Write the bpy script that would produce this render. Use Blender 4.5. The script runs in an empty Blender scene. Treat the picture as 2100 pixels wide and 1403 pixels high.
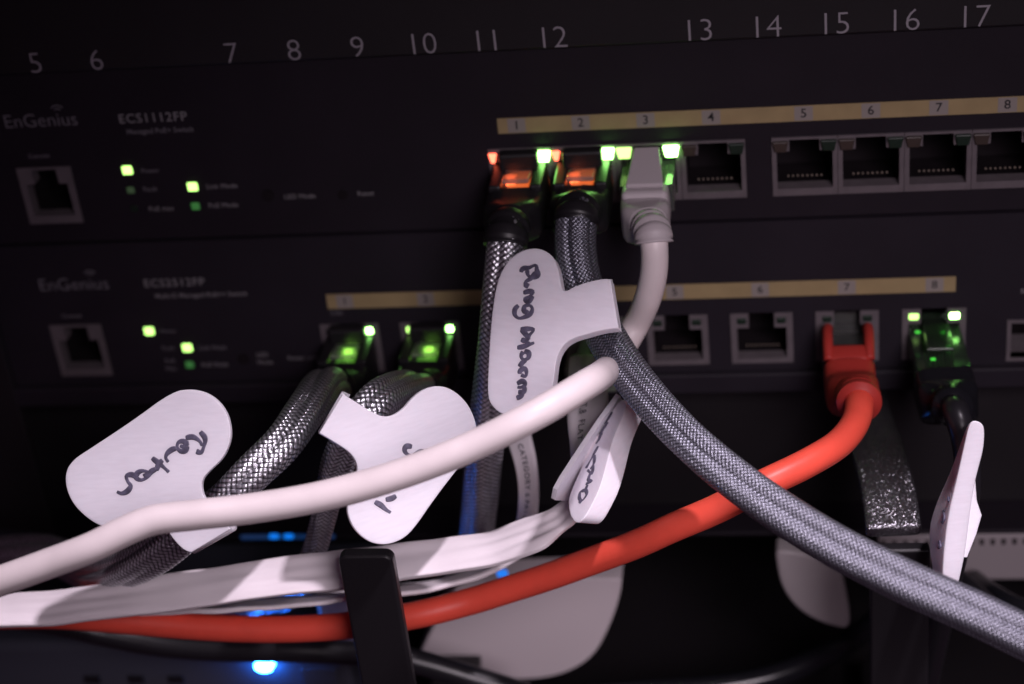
import bpy, bmesh, math, random
import numpy as np
from mathutils import Vector, Matrix
random.seed(4)
K = 0.001                                   # everything below is written in millimetres
scene = bpy.context.scene
col = scene.collection
# ------------------------------------------------------------------ camera
W0, H0 = 2100.0, 1403.0
CAM = np.array([60.239, -367.627, 169.676]); FPX = 3844.967
yaw, pitch, roll = math.radians(-10.314), math.radians(31.062), math.radians(-6.769)
def _basis():
    cy, sy, cp, sp, cr, sr = math.cos(yaw), math.sin(yaw), math.cos(pitch), math.sin(pitch), math.cos(roll), math.sin(roll)
    f = np.array([sy*cp, cy*cp, -sp]); r = np.array([cy, -sy, 0.0]); u = np.cross(r, f)
    return cr*r + sr*u, -sr*r + cr*u, f
RV, UV_, FV = _basis()
cd = bpy.data.cameras.new('camera'); cam = bpy.data.objects.new('camera', cd); col.objects.link(cam)
cd.sensor_width = 36; cd.lens = FPX/W0*36; cd.clip_start = 0.01; cd.clip_end = 20
m = Matrix.Identity(4)
for i in range(3):
    m[i][0], m[i][1], m[i][2], m[i][3] = RV[i], UV_[i], -FV[i], CAM[i]*K
cam.matrix_world = m
cd.dof.use_dof = True; cd.dof.focus_distance = 0.371; cd.dof.aperture_fstop = 9.5; cd.dof.aperture_blades = 7
scene.camera = cam
# ------------------------------------------------------------------ world, lamps, exposure
w = bpy.data.worlds.new('World'); scene.world = w; w.use_nodes = True
w.node_tree.nodes['Background'].inputs[0].default_value = (0.66, 0.22, 0.50, 1)
w.node_tree.nodes['Background'].inputs[1].default_value = 0.030
def lamp(name, kind, loc, target, power, color, **kw):
    l = bpy.data.lights.new(name, kind); o = bpy.data.objects.new(name, l); col.objects.link(o)
    o.location = Vector(loc)*K
    o.rotation_euler = (Vector(target)-Vector(loc)).to_track_quat('-Z', 'Y').to_euler()
    l.energy = power; l.color = color
    for k, v in kw.items(): setattr(l, k, v)
    return o
# overhead key spot; its beam rim stands in for shade cast by equipment above
LP = Vector((310, -200, 850)); edge_pt = Vector((310, -40, -30))
ed = (edge_pt-LP).normalized(); half = math.radians(75)
ax = Matrix.Rotation(-half, 3, 'X') @ ed
if ax.y > ed.y: ax = Matrix.Rotation(half, 3, 'X') @ ed
lamp('key_spot', 'SPOT', LP, LP+ax*100, 39, (1.0, 0.865, 0.985), spot_size=2*half, spot_blend=0.012, shadow_soft_size=0.020)
lamp('front_fill', 'AREA', (190, -420, 195), (60, -60, -120), 0.175, (1.0, 0.86, 0.96), shape='DISK', size=0.20, spread=math.radians(55))  # fill lamp added beside the camera to lift the shaded parts
scene.view_settings.view_transform = 'Standard'; scene.view_settings.look = 'None'
scene.view_settings.exposure = 0.0; scene.view_settings.gamma = 1.0
cy = scene.cycles
cy.use_denoising = True; cy.max_bounces = 8; cy.transparent_max_bounces = 8; cy.transmission_bounces = 6
cy.caustics_reflective = False; cy.caustics_refractive = False; cy.sample_clamp_indirect = 3.0

# ------------------------------------------------------------------ geometry helpers (mm)
def U(px, py, d=0.0):                        # world point d mm in front of the rack face, seen along this sight line
    v = FV + RV*(px-W0/2)/FPX - UV_*(py-H0/2)/FPX
    return CAM + v*((-d-CAM[1])/v[1])
def PZ(px, py, z):                           # world point at z mm from the lens
    return CAM + (FV + RV*(px-W0/2)/FPX - UV_*(py-H0/2)/FPX)*z
def ray_plane(px, py, o, n):
    v = FV + RV*(px-W0/2)/FPX - UV_*(py-H0/2)/FPX
    return CAM + v*(np.dot(o-CAM, n)/np.dot(v, n))
def wloc(o):
    p = Vector((0, 0, 0))
    while o is not None:
        p = p + o.location; o = o.parent
    return p
def thing(name, label, cat, loc=(0, 0, 0), group=None):
    o = bpy.data.objects.new(name, None); col.objects.link(o); o.empty_display_size = 0.01
    o.location = Vector([float(a) for a in loc])*K; o['label'] = label; o['category'] = cat
    if group: o['group'] = group
    return o
def tag(o, label, cat, group=None):
    o['label'] = label; o['category'] = cat
    if group: o['group'] = group
    return o
def link(name, me, mat, parent=None, at=None, smooth=False, label=None):
    if mat is not None and not me.materials: me.materials.append(mat)
    if smooth:
        me.polygons.foreach_set('use_smooth', [True]*len(me.polygons))
    o = bpy.data.objects.new(name, me); col.objects.link(o)
    if at is None:                            # vertices are world coordinates
        if parent is not None: o.location = -wloc(parent)
    else:
        o.location = Vector([float(a) for a in at])*K - (wloc(parent) if parent is not None else Vector((0, 0, 0)))
    o.parent = parent
    if label: o['label'] = label
    return o
def pymesh(name, v, f, uv=None):
    me = bpy.data.meshes.new(name)
    me.from_pydata([tuple(float(c)*K for c in p) for p in v], [], f)
    if uv is not None:
        l = me.uv_layers.new(name='uv'); l.data.foreach_set('uv', np.asarray(uv, dtype=np.float32).ravel())
    me.validate(); me.update(); return me
class MB:
    def __init__(s): s.bm = bmesh.new()
    def box(s, c, size, bev=0.0, seg=2, rot=None):
        g = bmesh.ops.create_cube(s.bm, size=1.0); vs = g['verts']
        for v in vs: v.co = Vector((v.co.x*size[0], v.co.y*size[1], v.co.z*size[2]))
        if bev > 0:
            es = list({e for v in vs for e in v.link_edges})
            r = bmesh.ops.bevel(s.bm, geom=es, offset=bev, segments=seg, affect='EDGES', profile=0.5)
            vs = list({v for f in r['faces'] for v in f.verts} | {v for v in vs if v.is_valid})
        for v in vs:
            p = v.co.copy()
            if rot is not None: p = rot @ p
            v.co = p + Vector(c)
        return s
    def poly_prism(s, front, back):
        n = len(front)
        a = [s.bm.verts.new(Vector(p)) for p in front]; b = [s.bm.verts.new(Vector(p)) for p in back]
        s.bm.faces.new(a); s.bm.faces.new(b[::-1])
        for i in range(n): s.bm.faces.new((a[i], b[i], b[(i+1) % n], a[(i+1) % n]))
        return s
    def mesh(s, name, scale=True):
        bmesh.ops.recalc_face_normals(s.bm, faces=s.bm.faces[:])
        if scale: bmesh.ops.scale(s.bm, vec=(K, K, K), verts=s.bm.verts[:])
        me = bpy.data.meshes.new(name); s.bm.to_mesh(me); s.bm.free(); return me
def cells(name, xs, zs, hole, y0, y1, inner=None):
    """plate in the xz plane made of grid cells, hole(xc, zc) leaves a cell open; walls line every opening"""
    V = {}; vl = []; F = []
    def vid(i, j, k):
        if (i, j, k) not in V:
            V[(i, j, k)] = len(vl); vl.append((xs[i], (y0, y1)[k], zs[j]))
        return V[(i, j, k)]
    nx, nz = len(xs)-1, len(zs)-1
    S = [[not hole((xs[i]+xs[i+1])/2, (zs[j]+zs[j+1])/2) for j in range(nz)] for i in range(nx)]
    sol = lambda i, j: 0 <= i < nx and 0 <= j < nz and S[i][j]
    for i in range(nx):
        for j in range(nz):
            if not S[i][j]: continue
            F.append((vid(i, j, 0), vid(i+1, j, 0), vid(i+1, j+1, 0), vid(i, j+1, 0)))
            F.append((vid(i, j, 1), vid(i, j+1, 1), vid(i+1, j+1, 1), vid(i+1, j, 1)))
            if not sol(i-1, j): F.append((vid(i, j, 0), vid(i, j+1, 0), vid(i, j+1, 1), vid(i, j, 1)))
            if not sol(i+1, j): F.append((vid(i+1, j, 0), vid(i+1, j, 1), vid(i+1, j+1, 1), vid(i+1, j+1, 0)))
            if not sol(i, j-1): F.append((vid(i, j, 0), vid(i, j, 1), vid(i+1, j, 1), vid(i+1, j, 0)))
            if not sol(i, j+1): F.append((vid(i, j+1, 0), vid(i+1, j+1, 0), vid(i+1, j+1, 1), vid(i, j+1, 1)))
    return pymesh(name, vl, F)
def spline(pts, step=0.6):
    P = np.array(pts, float); n = len(P)
    P = np.vstack([2*P[0]-P[1], P, 2*P[-1]-P[-2]])
    out = []
    for i in range(1, n):
        p0, p1, p2, p3 = P[i-1], P[i], P[i+1], P[i+2]
        dd = lambda a, b: max(np.linalg.norm(a[:3]-b[:3])**0.5, 1e-3)
        t0 = 0; t1 = t0+dd(p0, p1); t2 = t1+dd(p1, p2); t3 = t2+dd(p2, p3)
        for t in np.linspace(t1, t2, 24, endpoint=False):
            A1 = (t1-t)/(t1-t0)*p0+(t-t0)/(t1-t0)*p1; A2 = (t2-t)/(t2-t1)*p1+(t-t1)/(t2-t1)*p2
            A3 = (t3-t)/(t3-t2)*p2+(t-t2)/(t3-t2)*p3
            B1 = (t2-t)/(t2-t0)*A1+(t-t0)/(t2-t0)*A2; B2 = (t3-t)/(t3-t1)*A2+(t-t1)/(t3-t1)*A3
            out.append((t2-t)/(t2-t1)*B1+(t-t1)/(t2-t1)*B2)
    out.append(P[n]); out = np.array(out)
    s = np.concatenate([[0], np.cumsum(np.linalg.norm(np.diff(out[:, :3], axis=0), axis=1))])
    m_ = max(4, int(s[-1]/step)+1); q = np.linspace(0, s[-1], m_)
    return np.stack([np.interp(q, s, out[:, k]) for k in range(out.shape[1])], 1), q
def frames(C, up=(0, 0, 1)):
    T = np.gradient(C, axis=0); T /= np.linalg.norm(T, axis=1)[:, None]
    N = np.zeros_like(T); n = np.array(up, float)
    for i in range(len(C)):
        n = n - T[i]*np.dot(n, T[i]); n /= np.linalg.norm(n)+1e-12; N[i] = n
    return T, N, np.cross(T, N)
def sweep(name, C, prof, seg=20, uvv=None, up=(0, 0, 1), caps=True):
    """prof(i, theta array) -> (a, b) offsets along N and B"""
    T, N, B = frames(C, up); th = np.linspace(0, 2*math.pi, seg, endpoint=False); n = len(C)
    V = np.zeros((n, seg, 3))
    for i in range(n):
        a, b = prof(i, th); V[i] = C[i]+N[i]*np.asarray(a)[:, None]+B[i]*np.asarray(b)[:, None]
    i0 = np.arange(n-1)[:, None]*seg; j = np.arange(seg)[None, :]; j2 = (j+1) % seg
    F = np.stack([i0+j, i0+j2, i0+seg+j2, i0+seg+j], -1).reshape(-1, 4)
    me = bpy.data.meshes.new(name); nv = n*seg; nf = len(F)
    me.vertices.add(nv); me.vertices.foreach_set('co', (V.reshape(-1)*K).astype(np.float32))
    caplen = 2 if caps else 0
    nl = nf*4+caplen*seg
    me.loops.add(nl)
    li = F.reshape(-1)
    if caps: li = np.concatenate([li, np.arange(seg)[::-1], (n-1)*seg+np.arange(seg)])
    me.loops.foreach_set('vertex_index', li.astype(np.int32))
    me.polygons.add(nf+caplen)
    st = np.arange(nf)*4
    if caps: st = np.concatenate([st, [nf*4, nf*4+seg]])
    me.polygons.foreach_set('loop_start', st.astype(np.int32))
    if uvv is not None:
        u0 = np.broadcast_to(j/seg, (n-1, seg)); u1 = u0+1.0/seg
        v0 = np.broadcast_to(uvv[:-1, None], (n-1, seg)); v1 = np.broadcast_to(uvv[1:, None], (n-1, seg))
        uv = np.stack([np.stack([u0, v0], -1), np.stack([u1, v0], -1), np.stack([u1, v1], -1), np.stack([u0, v1], -1)], 2).reshape(-1, 2)
        if caps: uv = np.vstack([uv, np.zeros((2*seg, 2))])
        l = me.uv_layers.new(name='uv'); l.data.foreach_set('uv', uv.astype(np.float32).ravel())
    me.update(calc_edges=True); me.validate()
    return me
def round_tube(name, pts, r, seg=20, step=0.8):
    C, s = spline(pts, step); C = C[:, :3]
    return sweep(name, C, lambda i, th: (r*np.cos(th), r*np.sin(th)), seg, s)
BN, BP = 16, 0.60                              # yarns round the jacket, pitch along it (mm)
def braid_tube(name, pts, R, rs=None, lob=0.05, twist=0.05, phase=0.0, seg=104, wv=(BN, BP)):
    C, s = spline(pts, wv[1]/2.0); X = C[:, :3]
    rr = np.full(len(X), R) if C.shape[1] < 4 else R*C[:, 3]
    def prof(i, th):
        u = th/(2*math.pi); v = s[i]/wv[1]/2
        bump = (0.11 if wv[0] < 20 else 0.08)*np.abs(np.sin(math.pi*(u*wv[0]+v)))*np.abs(np.sin(math.pi*(u*wv[0]-v)))
        q = rr[i]*(1+lob*np.abs(np.cos(2*th+phase+twist*s[i]))-lob*0.6)+bump
        return q*np.cos(th), q*np.sin(th)
    return sweep(name, X, prof, seg, s)
def rrect(th, a, b, n):                         # superellipse, half sizes a, b
    c, s_ = np.cos(th), np.sin(th)
    k = (np.abs(c)**n+np.abs(s_)**n)**(-1.0/n)
    return a*k*c, b*k*s_
class Ribbon:                                   # flat cable given by its two edges in space
    def __init__(s, secs, t=1.5, step=0.8):
        A = np.array([np.concatenate([a, b]) for a, b in secs])
        mid = (A[:, :3]+A[:, 3:])/2; P = np.hstack([mid, A])
        O, s.s = spline(P, step)
        s.A = O[:, 3:6]; s.B = O[:, 6:9]; s.C = (s.A+s.B)/2; s.t = t
        T = np.gradient(s.C, axis=0); T /= np.linalg.norm(T, axis=1)[:, None]
        Wd = s.B-s.A; s.w = np.linalg.norm(Wd, axis=1); Wd /= s.w[:, None]
        Nn = np.cross(T, Wd); Nn /= np.linalg.norm(Nn, axis=1)[:, None]
        s.T, s.W, s.N = T, Wd, Nn
    def mesh(s, name, width=None, seg=28, ridge=0.0):
        seg = 64 if ridge else seg; n = len(s.C); th = np.linspace(0, 2*math.pi, seg, endpoint=False); V = np.zeros((n, seg, 3))
        for i in range(n):
            hw = (s.w[i] if width is None else width)/2
            a, b = rrect(th, hw, s.t/2, 5)
            b = b*(1+ridge*(0.55+0.45*math.sin(s.s[i]*0.13))*np.cos(a/hw*math.pi*3.2+0.9*np.sin(s.s[i]*0.07)))
            wav = 0.16*np.sin(s.s[i]*0.21+a*0.6)+0.08*np.sin(s.s[i]*0.53)+0.10*np.sin(s.s[i]*0.11-a*1.3)
            V[i] = s.C[i]+s.W[i]*a[:, None]+s.N[i]*(b+wav)[:, None]
        F = [(i*seg+j, i*seg+(j+1) % seg, (i+1)*seg+(j+1) % seg, (i+1)*seg+j) for i in range(n-1) for j in range(seg)]
        F += [tuple(range(seg))[::-1], tuple((n-1)*seg+k for k in range(seg))]
        bm = pymesh(name, V.reshape(-1, 3), F)
        b_ = bmesh.new(); b_.from_mesh(bm); bmesh.ops.recalc_face_normals(b_, faces=b_.faces[:]); b_.to_mesh(bm); b_.free()
        return bm
    def at(s, sv, wv, nv):
        i = np.interp(sv, s.s, np.arange(len(s.s)))
        g = lambda Q: np.array([np.interp(i, np.arange(len(s.s)), Q[:, k]) for k in range(3)])
        return g(s.C)+g(s.W)*wv+g(s.N)*nv
_tc = {}
def text_pts(body, size, bold=0.0, spacing=1.0):
    key = (body, size, bold, spacing)
    if key not in _tc:
        cu = bpy.data.curves.new('t', 'FONT'); cu.body = body; cu.size = size; cu.offset = bold
        cu.align_x = 'CENTER'; cu.align_y = 'CENTER'; cu.space_character = spacing; cu.resolution_u = 3
        o = bpy.data.objects.new('t', cu); col.objects.link(o)
        dg = bpy.context.evaluated_depsgraph_get(); me = bpy.data.meshes.new_from_object(o.evaluated_get(dg))
        v = [tuple(q.co) for q in me.vertices]; f = [tuple(p.vertices) for p in me.polygons]
        bpy.data.objects.remove(o); bpy.data.meshes.remove(me); bpy.data.curves.remove(cu)
        _tc[key] = (v, f)
    return _tc[key]
def flat_text(name, body, size, px, py, mat, parent, d=0.06, bold=0.0, spacing=1.0, xs=1.0, world=None):
    v, f = text_pts(body, size, bold, spacing); c = U(px, py, 0) if world is None else np.array(world)
    me = pymesh(name, [(p[0]*xs, -d, p[1]) for p in v], f)
    return link(name, me, mat, parent, at=(c[0], c[1] if world is not None else 0, c[2]))

# ------------------------------------------------------------------ materials
def mat(name, colr, rough=0.5, metal=0.0, spec=0.5, nscale=0, nstr=0.0, dist=0.1, var=0.0, vscale=40, emit=None, estr=0, trans=0.0, coat=0.0, sub=0.0, ior=1.45):
    M = bpy.data.materials.new(name); M.use_nodes = True; nt = M.node_tree; b = nt.nodes['Principled BSDF']
    b.inputs['Base Color'].default_value = (*colr, 1); b.inputs['Roughness'].default_value = rough
    b.inputs['Metallic'].default_value = metal; b.inputs['Specular IOR Level'].default_value = spec
    b.inputs['IOR'].default_value = ior
    if trans: b.inputs['Transmission Weight'].default_value = trans
    if coat: b.inputs['Coat Weight'].default_value = coat; b.inputs['Coat Roughness'].default_value = 0.15
    if sub:
        b.inputs['Subsurface Weight'].default_value = sub; b.inputs['Subsurface Radius'].default_value = (1, 0.8, 0.8)
        b.inputs['Subsurface Scale'].default_value = 0.0015
    if emit: b.inputs['Emission Color'].default_value = (*emit, 1); b.inputs['Emission Strength'].default_value = estr
    tc = nt.nodes.new('ShaderNodeTexCoord')
    if nstr:
        n = nt.nodes.new('ShaderNodeTexNoise'); n.inputs['Scale'].default_value = nscale; n.inputs['Detail'].default_value = 3
        nt.links.new(tc.outputs['Object'], n.inputs['Vector'])
        bp = nt.nodes.new('ShaderNodeBump'); bp.inputs['Strength'].default_value = nstr; bp.inputs['Distance'].default_value = dist*K
        nt.links.new(n.outputs['Fac'], bp.inputs['Height']); nt.links.new(bp.outputs['Normal'], b.inputs['Normal'])
    if var:
        n2 = nt.nodes.new('ShaderNodeTexNoise'); n2.inputs['Scale'].default_value = vscale; n2.inputs['Detail'].default_value = 5
        nt.links.new(tc.outputs['Object'], n2.inputs['Vector'])
        mr = nt.nodes.new('ShaderNodeMapRange'); mr.inputs['To Min'].default_value = 1-var; mr.inputs['To Max'].default_value = 1+var
        mr.inputs['From Min'].default_value = 0.3; mr.inputs['From Max'].default_value = 0.7
        nt.links.new(n2.outputs['Fac'], mr.inputs['Value'])
        mx = nt.nodes.new('ShaderNodeMix'); mx.data_type = 'RGBA'; mx.blend_type = 'MULTIPLY'; mx.inputs['Factor'].default_value = 1
        mx.inputs['A'].default_value = (*colr, 1); nt.links.new(mr.outputs['Result'], mx.inputs['B'])
        nt.links.new(mx.outputs['Result'], b.inputs['Base Color'])
    return M
m_panel = mat('charcoal_paint', (0.0135, 0.0100, 0.0150), 0.6, spec=0.3, nscale=2500, nstr=0.25, dist=0.1, var=0.12, vscale=60)
m_panel2 = mat('charcoal_paint_lower', (0.0165, 0.0130, 0.0190), 0.6, spec=0.3, nscale=2500, nstr=0.25, dist=0.1, var=0.12, vscale=60)
m_patch = mat('black_paint', (0.010, 0.008, 0.010), 0.6, nscale=2500, nstr=0.2, var=0.15)
m_black = mat('black_plastic', (0.012, 0.011, 0.013), 0.42, nscale=900, nstr=0.1, dist=0.05)
m_gloss = mat('glossy_black_plastic', (0.010, 0.010, 0.013), 0.22)
m_void = mat('dark_cavity', (0.014, 0.011, 0.013), 0.8, spec=0.1)
m_print = mat('white_print', (0.26, 0.25, 0.26), 0.6)
m_print2 = mat('grey_print', (0.19, 0.18, 0.20), 0.6)
m_numw = mat('patch_number_print', (0.30, 0.28, 0.31), 0.6)
m_strip = mat('tan_strip_paint', (0.33, 0.25, 0.125), 0.6, var=0.08, vscale=200)
m_stripg = mat('grey_strip_field', (0.27, 0.24, 0.22), 0.6)
m_ink = mat('black_print', (0.012, 0.012, 0.014), 0.6)
m_shield = mat('tinned_shield', (0.14, 0.120, 0.13), 0.6, metal=0.2, nscale=900, nstr=0.2, var=0.12, vscale=300)
m_gold = mat('gold_pin', (0.6, 0.5, 0.4), 0.4, metal=0.8)
def led(name, c, s): return mat(name, (0.1, 0.1, 0.1), 0.5, emit=c, estr=s)
m_ledg = led('green_led', (0.34, 1.0, 0.20), 20.0)
m_ledg2 = led('yellow_green_led', (0.52, 1.0, 0.22), 2.6)
m_ledg3 = led('dim_green_led', (0.10, 1.0, 0.12), 0.11)
m_ledg5 = led('very_dim_green_led', (0.30, 0.9, 0.2), 0.035)
m_glowg4 = led('green_plug_glow', (0.12, 1.0, 0.10), 1.6)
m_ledr = led('red_led', (1.0, 0.12, 0.06), 5.5)
m_glowro = led('orange_latch_glow', (1.0, 0.14, 0.04), 5.0)  # emission for the blocks added under the plug latches
m_amb = led('amber_latch_glow', (1.0, 0.17, 0.03), 0.75)
m_lime = led('lime_latch_glow', (0.25, 1.0, 0.06), 0.16)
m_glowgo = led('green_latch_glow', (0.38, 1.0, 0.10), 7.0)
m_ledb = led('blue_led', (0.02, 0.20, 1.0), 130.0)
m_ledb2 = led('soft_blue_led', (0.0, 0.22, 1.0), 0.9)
m_streakb = led('faint_blue_streak', (0.0, 0.24, 1.0), 0.07)
m_ledoff = mat('unlit_green_lens', (0.010, 0.022, 0.014), 0.4)
m_ledoff2 = mat('unlit_amber_lens', (0.05, 0.036, 0.03), 0.4)
m_clear = mat('clear_polycarbonate', (0.92, 0.95, 0.92), 0.12, trans=0.93, ior=1.35)
m_latch = mat('frosted_latch', (0.95, 0.92, 0.9), 0.5, trans=0.88, ior=1.25)
m_red = mat('red_pvc', (0.80, 0.088, 0.055), 0.42, nscale=700, nstr=0.18, dist=0.12, var=0.08, vscale=110, sub=0.1)
m_redboot = mat('shaded_red_boot', (0.42, 0.034, 0.026), 0.5, nscale=900, nstr=0.2, dist=0.1)  # shade on the boot is put into this darker red
m_white = mat('warm_white_pvc', (0.74, 0.665, 0.665), 0.42, nscale=500, nstr=0.15, dist=0.12, var=0.07, vscale=90)
m_whiteboot = mat('grey_white_boot', (0.50, 0.455, 0.47), 0.5, nscale=800, nstr=0.15)
m_flat = mat('white_flat_pvc', (0.82, 0.76, 0.79), 0.45, nscale=260, nstr=0.3, dist=0.2, var=0.03)
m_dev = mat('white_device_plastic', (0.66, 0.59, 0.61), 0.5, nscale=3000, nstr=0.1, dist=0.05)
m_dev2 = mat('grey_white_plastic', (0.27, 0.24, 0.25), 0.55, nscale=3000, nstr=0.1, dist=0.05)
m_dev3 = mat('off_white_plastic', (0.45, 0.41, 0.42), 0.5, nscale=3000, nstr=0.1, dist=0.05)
m_sclear = mat('smoky_clear_plastic', (0.22, 0.34, 0.22), 0.15, trans=0.9, ior=1.3)
m_pen = mat('marker_ink', (0.095, 0.088, 0.135), 0.5, var=0.45, vscale=900)
m_jink = mat('grey_cable_print', (0.10, 0.09, 0.11), 0.6)
m_dark = mat('dark_blue_grey_plastic', (0.060, 0.064, 0.085), 0.40, nscale=2500, nstr=0.2)
m_bcable = mat('black_pvc', (0.014, 0.013, 0.016), 0.33, nscale=800, nstr=0.1)
# white label plastic with a faint drawn grain
m_tag = mat('white_label_plastic', (0.83, 0.79, 0.86), 0.5, sub=0.4)
m_tag.node_tree.nodes['Principled BSDF'].inputs['Subsurface Scale'].default_value = 0.004
def tag_grain():
    nt = m_tag.node_tree; b = nt.nodes['Principled BSDF']; tc = nt.nodes.new('ShaderNodeTexCoord')
    mp = nt.nodes.new('ShaderNodeMapping'); mp.inputs['Scale'].default_value = (300, 300, 1800); mp.inputs['Rotation'].default_value = (0.3, 0.5, 0.2)
    n = nt.nodes.new('ShaderNodeTexNoise'); n.inputs['Scale'].default_value = 1.0; n.inputs['Detail'].default_value = 4
    nt.links.new(tc.outputs['Object'], mp.inputs['Vector']); nt.links.new(mp.outputs['Vector'], n.inputs['Vector'])
    bp = nt.nodes.new('ShaderNodeBump'); bp.inputs['Strength'].default_value = 0.18; bp.inputs['Distance'].default_value = 0.12*K
    nt.links.new(n.outputs['Fac'], bp.inputs['Height']); nt.links.new(bp.outputs['Normal'], b.inputs['Normal'])
    mr = nt.nodes.new('ShaderNodeMapRange'); mr.inputs['From Min'].default_value = 0.3; mr.inputs['From Max'].default_value = 0.7
    mr.inputs['To Min'].default_value = 0.96; mr.inputs['To Max'].default_value = 1.02
    mx = nt.nodes.new('ShaderNodeMix'); mx.data_type = 'RGBA'; mx.blend_type = 'MULTIPLY'; mx.inputs['Factor'].default_value = 1
    mx.inputs['A'].default_value = (0.83, 0.79, 0.86, 1)
    nt.links.new(n.outputs['Fac'], mr.inputs['Value']); nt.links.new(mr.outputs['Result'], mx.inputs['B']); nt.links.new(mx.outputs['Result'], b.inputs['Base Color'])
tag_grain()
# powder coat that glitters
m_powder = mat('sparkling_powder_coat', (0.25, 0.245, 0.265), 0.27, metal=0.9, spec=0.8)
def powder():
    nt = m_powder.node_tree; b = nt.nodes['Principled BSDF']; L = nt.links.new; tc = nt.nodes.new('ShaderNodeTexCoord')
    v = nt.nodes.new('ShaderNodeTexVoronoi'); v.inputs['Scale'].default_value = 6000; L(tc.outputs['Object'], v.inputs['Vector'])
    sb = nt.nodes.new('ShaderNodeVectorMath'); sb.operation = 'SUBTRACT'; sb.inputs[1].default_value = (0.5, 0.5, 0.5); L(v.outputs['Color'], sb.inputs[0])
    sc_ = nt.nodes.new('ShaderNodeVectorMath'); sc_.operation = 'SCALE'; sc_.inputs['Scale'].default_value = 0.85; L(sb.outputs[0], sc_.inputs[0])
    g_ = nt.nodes.new('ShaderNodeNewGeometry'); ad = nt.nodes.new('ShaderNodeVectorMath'); ad.operation = 'ADD'; L(g_.outputs['Normal'], ad.inputs[0]); L(sc_.outputs[0], ad.inputs[1])
    nm = nt.nodes.new('ShaderNodeVectorMath'); nm.operation = 'NORMALIZE'; L(ad.outputs[0], nm.inputs[0]); L(nm.outputs[0], b.inputs['Normal'])
powder()
# woven nylon over dark core
def braid_mat(name, dark, light, rough=0.29, metal=0.9, lo=0.0, bn=BN, bp_=BP):
    M = bpy.data.materials.new(name); M.use_nodes = True; nt = M.node_tree; b = nt.nodes['Principled BSDF']; L = nt.links.new
    def mth(op, a, c=None):
        n = nt.nodes.new('ShaderNodeMath'); n.operation = op
        for k, x in enumerate((a, c)):
            if x is None: continue
            if isinstance(x, (int, float)): n.inputs[k].default_value = x
            else: L(x, n.inputs[k])
        return n.outputs[0]
    uvn = nt.nodes.new('ShaderNodeUVMap'); uvn.uv_map = 'uv'; sp = nt.nodes.new('ShaderNodeSeparateXYZ'); L(uvn.outputs[0], sp.inputs[0])
    u = mth('MULTIPLY', sp.outputs[0], float(bn)); v = mth('MULTIPLY', sp.outputs[1], 0.5/bp_)
    a = mth('ADD', u, v); c = mth('SUBTRACT', u, v)
    fa, fb, ia, ib = mth('FRACT', a), mth('FRACT', c), mth('FLOOR', a), mth('FLOOR', c)
    su = mth('ADD', mth('ADD', ia, ib), 4000.0)
    top = mth('LESS_THAN', mth('MODULO', su, 4.0), 1.5)
    bump = lambda x: mth('SUBTRACT', 1.0, mth('POWER', mth('ABSOLUTE', mth('SUBTRACT', mth('MULTIPLY', x, 2.0), 1.0)), 2.0))
    ha = mth('MULTIPLY', bump(fa), mth('ADD', mth('MULTIPLY', bump(fb), 0.5), 0.5)); hb = mth('MULTIPLY', bump(fb), mth('ADD', mth('MULTIPLY', bump(fa), 0.5), 0.5))
    h = mth('ADD', mth('MULTIPLY', ha, top), mth('MULTIPLY', hb, mth('SUBTRACT', 1.0, top)))
    # filaments along each yarn
    fil = mth('ADD', mth('MULTIPLY', mth('SINE', mth('MULTIPLY', fa, 38.0)), top), mth('MULTIPLY', mth('SINE', mth('MULTIPLY', fb, 38.0)), mth('SUBTRACT', 1.0, top)))
    tc = nt.nodes.new('ShaderNodeTexCoord'); no = nt.nodes.new('ShaderNodeTexNoise'); no.inputs['Scale'].default_value = 900; no.inputs['Detail'].default_value = 3
    L(tc.outputs['Object'], no.inputs['Vector'])
    hh = mth('ADD', h, mth('ADD', mth('MULTIPLY', fil, 0.06), mth('MULTIPLY', no.outputs['Fac'], 0.5)))
    bp = nt.nodes.new('ShaderNodeBump'); bp.inputs['Strength'].default_value = 1.0; bp.inputs['Distance'].default_value = 0.15*K
    L(hh, bp.inputs['Height']); L(bp.outputs['Normal'], b.inputs['Normal'])
    rp = nt.nodes.new('ShaderNodeMapRange'); rp.inputs['From Min'].default_value = 0.15; rp.inputs['From Max'].default_value = 0.95; L(h, rp.inputs['Value'])
    mx = nt.nodes.new('ShaderNodeMix'); mx.data_type = 'RGBA'; mx.inputs['A'].default_value = (*dark, 1); mx.inputs['B'].default_value = (*light, 1)
    rp.inputs['To Min'].default_value = lo; tone = mth('MULTIPLY', rp.outputs['Result'], mth('ADD', 0.5, no.outputs['Fac']))
    L(tone, mx.inputs['Factor']); L(mx.outputs['Result'], b.inputs['Base Color'])
    b.inputs['Roughness'].default_value = rough; b.inputs['Metallic'].default_value = metal; b.inputs['Specular IOR Level'].default_value = 0.8
    return M
m_braid = braid_mat('silver_braid', (0.015, 0.014, 0.018), (0.93, 0.94, 1.0), lo=0.10)
m_braidb = braid_mat('graphite_braid', (0.012, 0.011, 0.015), (0.40, 0.41, 0.49), 0.33, 0.75, lo=0.10, bn=26, bp_=0.44)
m_braidd = braid_mat('dark_braid', (0.012, 0.011, 0.013), (0.20, 0.18, 0.20), 0.42, 0.3)

# ------------------------------------------------------------------ rack equipment
zA, zB, zC, zD = U(1530, 80)[2], U(1530, 452)[2], U(1530, 797)[2], U(1400, 1088)[2]
XL, XR = -300.0, 300.0
back = MB().box((0, 230, -40), (900, 4, 700)).mesh('rack_back_wall'); o = link('rack_back_wall', back, m_void); o['kind'] = 'structure'
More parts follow.
